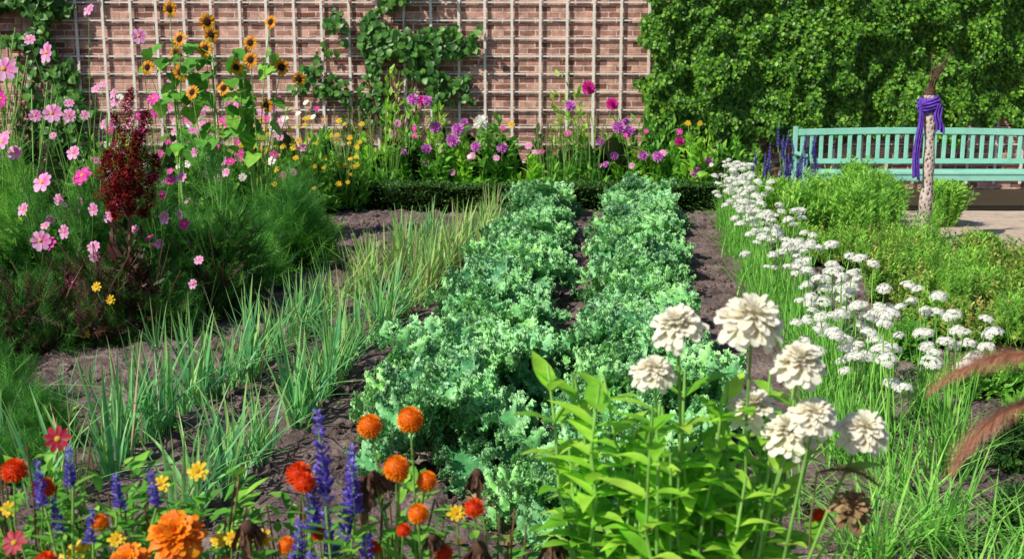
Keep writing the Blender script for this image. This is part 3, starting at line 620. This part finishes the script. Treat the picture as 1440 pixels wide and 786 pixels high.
df=[(-1.13,1.30,.12,'dahlia_mag'),(-1.22,1.32,.13,'dahlia'),(-1.05,1.30,.11,'dahlia'),(-.96,.97,.13,'dahlia'),(-.74,.81,.14,'dahlia'),(-.68,.95,.13,'dahlia'),(-1.08,.70,.11,'dahlia'),(-.55,.61,.11,'cosmos_mag'),(-.50,.62,.1,'cosmos'),(-1.09,.53,.11,'cosmos'),(-.56,.40,.09,'cosmos_mag'),(-.39,1.03,.16,'dahlia_white'),(-.45,.74,.11,'dahlia'),(-.12,.72,.12,'dahlia'),(-.2,.6,.09,'cosmos'),(.95,1.46,.14,'dahlia_mag'),(.73,1.24,.12,'dahlia'),(1.25,1.26,.13,'dahlia_mag'),(1.34,.97,.14,'dahlia'),(1.48,.92,.13,'dahlia'),(1.65,.62,.11,'dahlia'),(1.82,.62,.12,'dahlia'),(1.88,.66,.1,'cosmos'),(1.5,.5,.08,'cosmos'),(.95,.35,.08,'yellow'),(-.75,.42,.08,'cosmos'),(2.3,.42,.13,'dahlia'),(2.5,.55,.1,'dahlia'),(-1.5,.9,.09,'cosmos'),(.2,.75,.1,'cosmos'),(2.1,.8,.1,'dahlia_mag'),(-.9,.66,.09,'cosmos'),(1.1,.8,.09,'dahlia')]
fl=[(x,14.35+U(-.15,.15),z,d*1.1,k) for x,z,d,k in df]
for i in range(26): fl.append((U(-1.8,2.6),14.3+U(-.15,.3),U(.45,1.05),U(.06,.11),['cosmos','dahlia','cosmos_mag','yellow','cosmos_white'][rng.integers(5)]))
bs=[(x,14.45+U(-.1,.1)) for x in (-1.7,-1.3,-.95,-.55,-.15,.25,.7,1.1,1.5,1.9,2.35)]
for b,g in zip(bs,nearest(bs,fl)):
    hh=U(1.0,1.35) if b[0]!=.25 else .9
    def fill(mb,b=b,hh=hh):
        mound(mb,[L_lan,L_lan,L_wide],1300,(0,0,.05),(.36,.44,hh),(.08,.17),0,.35,.7,amp=.5); core(mb,(0,.08,.1),(.2,.18,hh*.5),2)
    plant('dahlia_plant',b,g,fill,[M_leafB if rng.uniform()<.35 else M_leafM,M_stem,M_core],'leafy dahlia with purple-pink pompom flowers behind the hedge','dahlia',.005,'dahlias behind the box hedge',(L_lan,(.08,.15),5))
for x in np.arange(-6.6,3.2,.5):
    h=U(1.1,1.5)*(1 if x<2.3 else .8)
    mb=MB(); mound(mb,[L_lan,L_small],1000,(0,0,.05),(.42,.35,h),(.08,.17),0,.5,.7,amp=.5); core(mb,(0,0,.1),(.28,.22,h*.5),1)
    obj('leafy_perennial',mb.mesh('perennial',[[M_leafM,M_leafD,M_leafM,M_leafB][rng.integers(4)],M_core]),(x,15.5+U(-.2,.2),0),label='green leafy perennial growing against the brick wall',cat='perennial',group='leafy perennials along the wall')
ss=MB(); n=55; t=U(0,1,n); a=U(0,6.28,n)
ss.put(L_small,fr(np.stack([0*t,0*t,-t*.24],1),np.stack([np.cos(a),np.sin(a),.8+0*a],1),(0,0,1),U(.018,.03,n))); ss.put(tube([(0,0,-.26),(0,0,.01)],[.003,.002],5))
SSM=ss.mesh('seed_spike',[M_tan])
for (x,y,h) in [(-2.15,14.1,1.2),(-1.85,14.15,1.25),(-1.55,14.1,1.15),(.75,14.1,1.2),(.98,14.2,1.15),(.5,14.1,1.05)]:
    mb=MB(); tops=[]
    for q in range(14):
        tp=np.array([U(-.22,.22),U(-.1,.1),h*U(.75,1.05)]); mb.put(tube(stem((tp[0]*.4,0,0),tp,5,1.2),.003,4),mi=0); tops.append(tp)
    mound(mb,L_lan,200,(0,0,0),(.22,.2,h*.6),(.08,.16),1,.6,.8)
    o=obj('veronica_plant',mb.mesh('veronica',[M_stem,M_leafM]),(x,y,0),label='upright perennial with slender faded tan seed spikes',cat='perennial',group='perennials with tan seed spikes')
    for tp in tops: obj('seed_spike',SSM,tuple(tp),(U(-.1,.1),U(-.15,.15),U(0,6)),parent=o)
for (x,y,h) in [(3.1,12.9,1.0),(3.35,12.9,.9),(2.9,13.1,.75),(3.2,12.4,.66)]:
    mb=MB(); mound(mb,L_small,420,(0,0,0),(.25,.25,h*.6),(.04,.09),0,.5,.7); core(mb,(0,0,.05),(.14,.14,h*.35),2); tops=[]
    for q in range(9):
        tp=(U(-.22,.22),U(-.15,.15),h*U(.6,.85)); mb.put(tube(stem((0,0,0),tp,5),.003,4),mi=1); tops.append(tp)
    o=obj('salvia_plant',mb.mesh('salvia',[M_leafM,M_stem,M_core]),(x,y,0),label='bushy salvia with slender purple-blue flower spikes',cat='salvia',group='purple-blue salvias')
    for tp in tops: obj('flower_spike',SAL[rng.integers(3)],tp,(U(-.15,.15),U(-.15,.15),U(0,6)),U(.16,.24),parent=o)
for (x,y,r_,h) in [(3.0,11.3,.4,.66),(3.5,11.6,.38,.68),(3.15,10.6,.42,.62),(3.45,10.9,.32,.6),(2.85,12.1,.4,.6),(3.5,12.1,.36,.6),(2.75,10.6,.33,.55),(3.85,12.2,.34,.62),(3.85,11.7,.3,.55),(4.0,12.7,.3,.5),(4.6,12.1,.28,.34)]:
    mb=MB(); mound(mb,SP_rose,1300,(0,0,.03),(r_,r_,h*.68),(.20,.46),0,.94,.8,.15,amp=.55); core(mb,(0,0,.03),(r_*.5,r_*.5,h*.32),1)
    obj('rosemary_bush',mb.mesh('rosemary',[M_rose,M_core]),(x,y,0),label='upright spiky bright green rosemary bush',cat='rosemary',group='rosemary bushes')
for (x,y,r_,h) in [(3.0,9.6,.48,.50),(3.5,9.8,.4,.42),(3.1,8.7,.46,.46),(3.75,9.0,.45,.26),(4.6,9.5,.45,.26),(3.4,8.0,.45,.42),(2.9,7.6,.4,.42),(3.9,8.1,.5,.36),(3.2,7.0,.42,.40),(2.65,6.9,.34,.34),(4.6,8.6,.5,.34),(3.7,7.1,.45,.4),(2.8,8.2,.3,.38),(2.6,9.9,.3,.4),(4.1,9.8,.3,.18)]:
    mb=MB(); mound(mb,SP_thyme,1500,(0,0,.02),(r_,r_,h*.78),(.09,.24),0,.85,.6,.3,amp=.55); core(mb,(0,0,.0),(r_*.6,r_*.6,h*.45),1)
    mound(mb,SP_rose,450,(0,0,.02),(r_*.9,r_*.9,h*.8),(.12,.28),2,.9,.55,.2,amp=.55)
    obj('thyme_bush',mb.mesh('thyme',[M_thyme,M_core,M_rose]),(x,y,0),label='spreading olive-green thyme mound with brownish tips',cat='thyme',group='thyme mounds')
for (x,y,r_,h) in [(2.5,5.9,.35,.3),(2.9,5.9,.4,.34),(2.6,5.2,.35,.28),(2.3,4.8,.3,.25),(2.4,4.2,.3,.28),(2.0,4.1,.28,.22),(3.2,6.3,.4,.35),(2.15,3.7,.25,.22),(2.9,4.9,.35,.3),(2.7,4.4,.3,.3),(2.35,6.6,.25,.25)]:
    mb=MB(); mound(mb,SP_thyme+[L_small],1200,(0,0,0),(r_,r_,h),(.06,.14),0,.6,.6,amp=.45); core(mb,(0,0,0),(r_*.55,r_*.55,h*.45),1)
    obj('oregano_plant',mb.mesh('oregano',[M_leafD if U(0,1)<.5 else M_leafM,M_core]),(x,y,0),label='low dark green leafy herb mound beside the chives',cat='herb',group='low green herb mounds')
for (x,y,n,h) in [(1.28,3.75,100,.46),(1.55,3.9,110,.46),(1.8,3.65,90,.42),(1.5,3.4,90,.40),(1.08,4.3,80,.38),(1.95,3.3,80,.38)]:
    mb=MB(); a=U(0,6.28,n); ln=np.abs(rng.normal(.35,.3,n)); d=np.stack([np.cos(a)*ln,np.sin(a)*ln,np.ones(n)],1); p=np.stack([rng.normal(0,.06,n),rng.normal(0,.06,n),0*a],1)
    for k in range(4): mb.put(leafT(7,.025,'blade',[.1,.3,.55,.8][k],.3),fr(p[k::4],d[k::4],-d[k::4]*np.array([1,1,0])+np.array([0,0,.3]),U(.6,1.1,len(p[k::4]))*h))
    obj('grass_clump',mb.mesh('grass_clump',[M_chive]),(x,y,0),label='arching clump of bright green grassy leaves',cat='grass',group='arching green grass clumps')
# ------------------------------------------------------------------ cream zinnias (near)
LZ=[leafT(6,.36,'lan',dd,.3) for dd in (.1,.25,.45)]
zf=[(.33,1.24,.115,'cream'),(.475,1.26,.15,'cream2'),(.56,1.18,.115,'cream'),(.285,1.15,.10,'cream2'),(.50,1.05,.115,'cream'),(.59,1.08,.105,'cream2'),(.56,1.02,.12,'cream'),(.71,1.03,.115,'cream2'),(.70,.85,.10,'creamdry')]
fl=[(x,2.2+U(-.08,.08),z,d,k,tuple(norm((U(-.35,.3),-.45+U(-.2,.2),U(.8,1.4))))) for x,z,d,k in zf]
bs=[(.18,2.35),(.34,2.25),(.5,2.35)]
for b,g in zip(bs,nearest(bs,fl)):
    def fill(mb,b=b):
        for s in range(15):
            e=np.array([U(-.16,.14),U(-.12,.12),U(.84,1.12)]); s_=stem((U(-.05,.05),U(-.05,.05),0),e,9,1.3); mb.put(tube(s_,np.linspace(.006,.003,9),6),mi=1)
            for z in np.arange(.30,1.01,.065):
                i=z*8; j=int(min(i,7)); p=s_[j]*(1-(i-j))+s_[j+1]*(i-j); a=U(0,6.28)
                for q in (0,math.pi):
                    mb.put(LZ[rng.integers(3)],fr([p],(math.cos(a+q),math.sin(a+q),U(.25,.9)),(0,0,1),U(.075,.13)),mi=0)
    plant('zinnia_plant',b,g,fill,[M_leafB,M_stem],'tall bright green zinnia with shaggy cream-white flowers','zinnia',.0045,'cream-white zinnias',(LZ[1],(.07,.12),4),1.3)
# ------------------------------------------------------------------ near orange / yellow flowers
of=[(-.22,.996,.054,'orange'),(-.315,.963,.052,'orange'),(-.245,.91,.052,'orange'),(-.465,.873,.056,'redorange'),(-.44,.88,.046,'redorange'),(-.183,.871,.042,'orange'),(-.25,.855,.036,'redorange'),(-.2,.806,.042,'orange'),(-1.08,.885,.054,'redorange'),(-1.035,.83,.05,'redorange'),(-.08,.834,.042,'redorange'),(.67,.785,.034,'redorange'),(-.945,.70,.08,'yellow'),
(-.7,.86,.05,'yellow'),(-.78,.835,.045,'yellow'),(-.553,.72,.05,'yellow'),(-.84,.76,.04,'yellow'),(-.88,.79,.035,'orange'),(-.12,.80,.04,'yellow'),(-1.0,.94,.062,'crimson'),(-.33,.84,.095,'dried'),(-.30,.87,.07,'dried'),(-.574,.76,.085,'dried'),(-.07,.73,.095,'dried'),(.093,.71,.085,'dried'),(-.078,.85,.065,'dried'),(-.23,.78,.03,'redorange'),(-1.07,.74,.06,'crimson'),(.35,.72,.05,'crimson'),
(-.62,.72,.04,'yellow'),(-1.12,.78,.04,'yellow'),(-.42,.75,.035,'redorange'),(-.15,.70,.04,'redorange'),(-.30,.72,.03,'redorange'),(-.5,.70,.04,'orange'),(-.8,.74,.035,'yellow'),(-1.0,.70,.05,'redorange'),(-.17,.75,.05,'dried'),(-.66,.70,.04,'yellow')]
fl=[]
for x,z,d,k in of:
    dr=tuple(norm((U(-.3,.3),-1,U(.3,.9)))) if k in('yellow','crimson') else tuple(norm((U(-.2,.2),-.3,1)))
    fl.append((x,2.34+U(-.08,.08),z,d,k,dr))
fl+=[(-.69,2.2,.80,.13,'orange_big',tuple(norm((.05,-.8,.9)))),(-.80,2.22,.73,.10,'orange_big',tuple(norm((-.1,-.8,.8)))),(-.60,2.25,.70,.065,'orange_big',tuple(norm((.2,-.8,.8))))]
bs=[(-1.12,2.5),(-.92,2.5),(-.73,2.5),(-.52,2.55),(-.27,2.55),(-.05,2.55),(.35,2.7)]
for b,g in zip(bs,nearest(bs,fl)):
    hh={-1.12:.88,-.92:.84,-.73:.82,-.52:.74,-.27:.80,-.05:.70,.35:.66}[b[0]]
    lw=b[0]<-.6
    def fill(mb,b=b,hh=hh,lw=lw):
        n=560 if lw else 300   # leafy column: shoots carrying leaves all the way up
        z=hh*U(.25,1,n)**.7; a=U(0,6.28,n); rr=.15*np.sqrt(U(0,1,n))*(1.1-.3*z/hh)
        P=np.stack([np.cos(a)*rr,np.sin(a)*rr*.9,z*(.85+.15*np.sin(a*3+b[0]*9))],1); d=np.stack([np.cos(a)+rng.normal(0,.4,n),np.sin(a)+rng.normal(0,.4,n),U(0,1.1,n)],1)
        for i,tt in enumerate((L_lan,L_wide,L_small)): mb.put(tt,fr(P[i::3],d[i::3],(0,0,1),U(.03,.075,len(P[i::3]))),mi=0)
        for q in range(14):
            e=(U(-.14,.14),U(-.12,.12),hh*U(.8,1.02)); mb.put(tube(stem((0,0,0),e,6),.0025,5),mi=2)
    plant('marigold_plant',b,g,fill,[M_leafM,M_stem,M_brst],'leafy plant with vivid orange and yellow flower heads','marigold',.0028,'orange and yellow flowering plants',(L_lan,(.035,.075),10),1.3)
def salplant(b,sp,wd):
    mb=MB()
    for (x,z,L) in sp:
        s_=stem((U(-.03,.03),U(-.03,.03),0),(x-b[0],0,z-L),7,1.3); mb.put(tube(s_,.0028,5),mi=1)
        for q in range(18):
            i=U(2.5,6); j=int(min(i,5)); p=s_[j]*(1-(i-j))+s_[j+1]*(i-j); a=U(0,6.28); mb.put(L_lan,fr([p],(math.cos(a),math.sin(a),.5),(0,0,1),U(.04,.08)),mi=0)
    o=obj('salvia_plant',mb.mesh('salvia_near',[M_leafM,M_stem]),(b[0],b[1],0),label='salvia with tall violet-blue flower spikes among marigolds',cat='salvia',group='violet-blue salvias among marigolds')
    for (x,z,L) in sp: obj('flower_spike',SAL[rng.integers(3)],(x-b[0],U(-.03,.03),z-L),(U(-.12,.12),U(-.15,.15),U(0,6)),(wd,wd,L),parent=o)
salplant((-.38,2.28),[(-.395,1.03,.20),(-.355,.95,.20),(-.43,.9,.14),(-.335,.93,.12),(-.375,.82,.18),(-.46,.80,.12),(-.32,.76,.12),(-.41,.74,.12)],.20)
salplant((-.95,2.30),[(-1.0,.93,.10),(-.935,.96,.09),(-.845,.89,.08),(-.76,.9,.08),(-.97,.84,.08),(-.90,.82,.07)],.14)
# fountain grass plumes, near
PL=plume(90,.27,.045,M_plume); PLb=plume(91,.13,.028,M_drylf,2200)
def fgrass(b,items,n,lab):
    b=np.array(b,float); mb=MB()
    for (p,rz,ry,me) in items: mb.put(tube(stem((0,0,0),np.array(p)-b,7,1.6),.0022,4),mi=1)
    q=n//4
    for k in range(4): mb.put(leafT(7,.014,'blade',[.15,.35,.6,.9][k],.3),fr(rng.normal(0,.03,(q,3))*np.array([1,1,0]),np.stack([U(-.5,.5,q),U(-.5,.5,q),np.ones(q)],1),(0,0,1),U(.45,.8,q)),mi=0)
    o=obj('fountain_grass',mb.mesh('fountain_grass',[M_chive,M_tan]),tuple(b),label=lab,cat='grass')
    for (p,rz,ry,me) in items: obj('flower_plume',me,tuple(np.array(p)-b),(0,ry,rz),1,parent=o)
fgrass((1.2,2.35,0),[((1.10,2.2,1.17),math.pi,.08,PL),((1.12,2.25,1.09),math.pi,.55,PL)],60,'fountain grass with fuzzy pinkish-tan nodding plumes')
fgrass((.66,2.45,0),[((.62,2.2,.935),0,.05,PLb)],36,'fountain grass with one faded brown drooping plume')
# ------------------------------------------------------------------ hose + dead leaves
pts=[(.02+.1*(y-4)+.05*math.sin(y*3),y,.04) for y in np.linspace(3.9,6.5,14)]
mb=MB(); mb.put(tube(pts,.009,8)); obj('irrigation_hose',mb.mesh('irrigation_hose',[M_hose]),label='thin black drip hose lying between kale rows',cat='hose')
mb=MB(); n=520; y=U(3.8,8,n); x=-.38+.1*y+rng.normal(0,.28,n); mb.put(L_wide,fr(np.stack([x,y,U(.03,.06,n)],1),np.stack([rng.normal(0,1,n),rng.normal(0,1,n),U(-.1,.3,n)],1),(0,0,1),U(.03,.08,n),U(-.7,.7,n)))
obj('fallen_leaves',mb.mesh('fallen_leaves',[M_drylf]),kind='stuff',label='dry brown fallen leaves under the kale',cat='leaves')
mb=MB(); n=1300; x=np.concatenate([U(-3.2,-.9,700),U(-2.2,4.2,600)]); y=np.concatenate([U(5,9.5,700),U(12.9,13.6,600)]); k=vn(x*2,y*2,9)>-.1; x=x[k];y=y[k];n=len(x)
mb.put(L_small,fr(np.stack([x,y,np.full(n,.03)],1),np.stack([rng.normal(0,1,n),rng.normal(0,1,n),U(.2,1,n)],1),(0,0,1),U(.03,.07,n)))
obj('small_weeds',mb.mesh('small_weeds',[M_leafM]),kind='stuff',label='scattered low green weeds on the soil',cat='weeds')
# ------------------------------------------------------------------ bench
bx0,bx1=3.42,6.35; cx=4.75; by=13.9; G=-.02
be=bpy.data.objects.new('garden_bench',None); be.location=(cx,by,G); col.objects.link(be)
be['label']='mint green painted wooden bench with slatted back'; be['category']='bench'
hl=cx-bx0; hr=bx1-cx; K=.08
def part(name,mb,par):
    o=obj(name,mb.mesh(name,[M_turq],False),parent=par); m=o.modifiers.new('bevel','BEVEL'); m.width=.004; m.segments=2; return o
def railz(x):
    t=abs(x)/(hl if x<0 else hr); return .915+K+.022*math.cos(math.pi*.5*t)
mb=MB(); xs=np.linspace(-hl+.045,hr-.045,44)
v=[];f=[]
for x in xs:
    z=railz(x); v+=[(x,-.02,z-.075),(x,.02,z-.075),(x,.02,z),(x,-.02,z)]
for i in range(43):
    for j in range(4): f.append((4*i+j,4*i+(j+1)%4,4*i+4+(j+1)%4,4*i+4+j))
f+=[(0,3,2,1),(172,173,174,175)]
mb.put(T(v,f)); mb.put(box(-hl+.047,hr-.047,-.018,.018,.50+K,.56+K))
for x in np.arange(-hl+.11,hr-.08,.115): mb.put(box(x-.024,x+.024,-.010,.010,.562+K,railz(x)-.077))
part('backrest',mb,be)
mb=MB()
for i in range(5): mb.put(box(-hl+.02,hr-.02,-.53+i*.098,-.53+i*.098+.084,.415+K,.44+K))
mb.put(box(-hl+.06,hr-.06,-.52,-.495,.34+K,.412+K)); part('seat',mb,be)
for x in (-hl+.022,hr-.022):
    mb=MB(); mb.put(box(x-.025,x+.025,-.025,.03,0,.95+K)); part('leg',mb,be)
    mb=MB(); mb.put(box(x-.025,x+.025,-.55,-.50,0,.62+K)); part('leg',mb,be)
    mb=MB(); mb.put(box(x-.035,x+.035,-.57,-.028,.622+K,.65+K)); part('armrest',mb,be)
# ------------------------------------------------------------------ pierced post, scarf, twigs
px_,py_=3.98,10.9
mb=MB(); zz=np.linspace(-.02,1.46,26); mb.put(tube([(.02*math.sin(z*2)-.03*(z/1.46),.012*math.cos(z*3),z) for z in zz],[.056+.007*math.sin(z*5)+.005*math.sin(z*17) for z in zz],18))
mb.put(DOME,S((.058,.058,.02),(-.026,0,1.455)))
obj('carved_post',mb.mesh('carved_post',[M_post]),(px_,py_,0),label='pale pierced cactus-wood post standing in the herb bed',cat='post')
mb=MB()
def cloth(fn,nu,nv):
    u,v=np.meshgrid(np.linspace(0,1,nu),np.linspace(0,1,nv)); P=fn(u.ravel(),v.ravel())
    idx=np.arange(nu*nv).reshape(nv,nu); q=np.stack([idx[:-1,:-1],idx[:-1,1:],idx[1:,1:],idx[1:,:-1]],-1).reshape(-1,4); return T(P,[tuple(a) for a in q])
def band(u,v):
    a=u*2*np.pi; r=.066+.038*np.sin(np.pi*v)**.6+.010*np.sin(v*30+2*np.sin(a*2))+.006*np.sin(a*5+v*8); z=1.31+.14*v+.02*np.sin(a+1)
    return np.stack([np.cos(a)*r-.028,np.sin(a)*r,z],1)
mb.put(cloth(band,48,30))
def tail(x0,y0,z0,z1,w_,sh,ph):
    def f(u,v):
        s=(u-.5)*w_*(.6+.5*v); x=x0+s+sh*v+.012*np.sin(v*7+ph); y=y0+.022*np.sin(u*17+ph+v*2)-.02*v; z=z0+(z1-z0)*v+.02*np.sin(u*5); return np.stack([x,y,z],1)
    return cloth(f,26,34)
mb.put(tail(-.12,-.04,1.41,.68,.055,-.01,0)); mb.put(tail(.03,-.085,1.37,1.12,.09,.02,2))
mb.put(SPH,S((.04,.03,.04),(-.09,-.06,1.39)))
o=obj('purple_scarf',mb.mesh('purple_scarf',[M_scarf]),(px_,py_,0),label='violet cloth scarf knotted around the pierced post',cat='scarf'); m=o.modifiers.new('solid','SOLIDIFY'); m.thickness=.004
mb=MB()
for i in range(30):
    a=U(0,6.28); b0=(-.03+.02*math.cos(a),.02*math.sin(a),1.44); L=U(.22,.44); e=(b0[0]+U(-.06,.34)*L*1.4,b0[1]+U(-.1,.1),1.44+L); mb.put(tube(stem(b0,e,5,1.8),[.005,.004,.0035,.003,.002],4))
for i in range(5): 
    aa=np.linspace(0,6.28,14); mb.put(tube([(-.03+.05*math.cos(q),.05*math.sin(q),1.47+.01*i+.006*math.sin(q*2+i)) for q in aa],.006,5))
obj('twig_bundle',mb.mesh('twig_bundle',[M_twig]),(px_,py_,0),label='bundle of thin brown twigs on top of the post',cat='twigs')
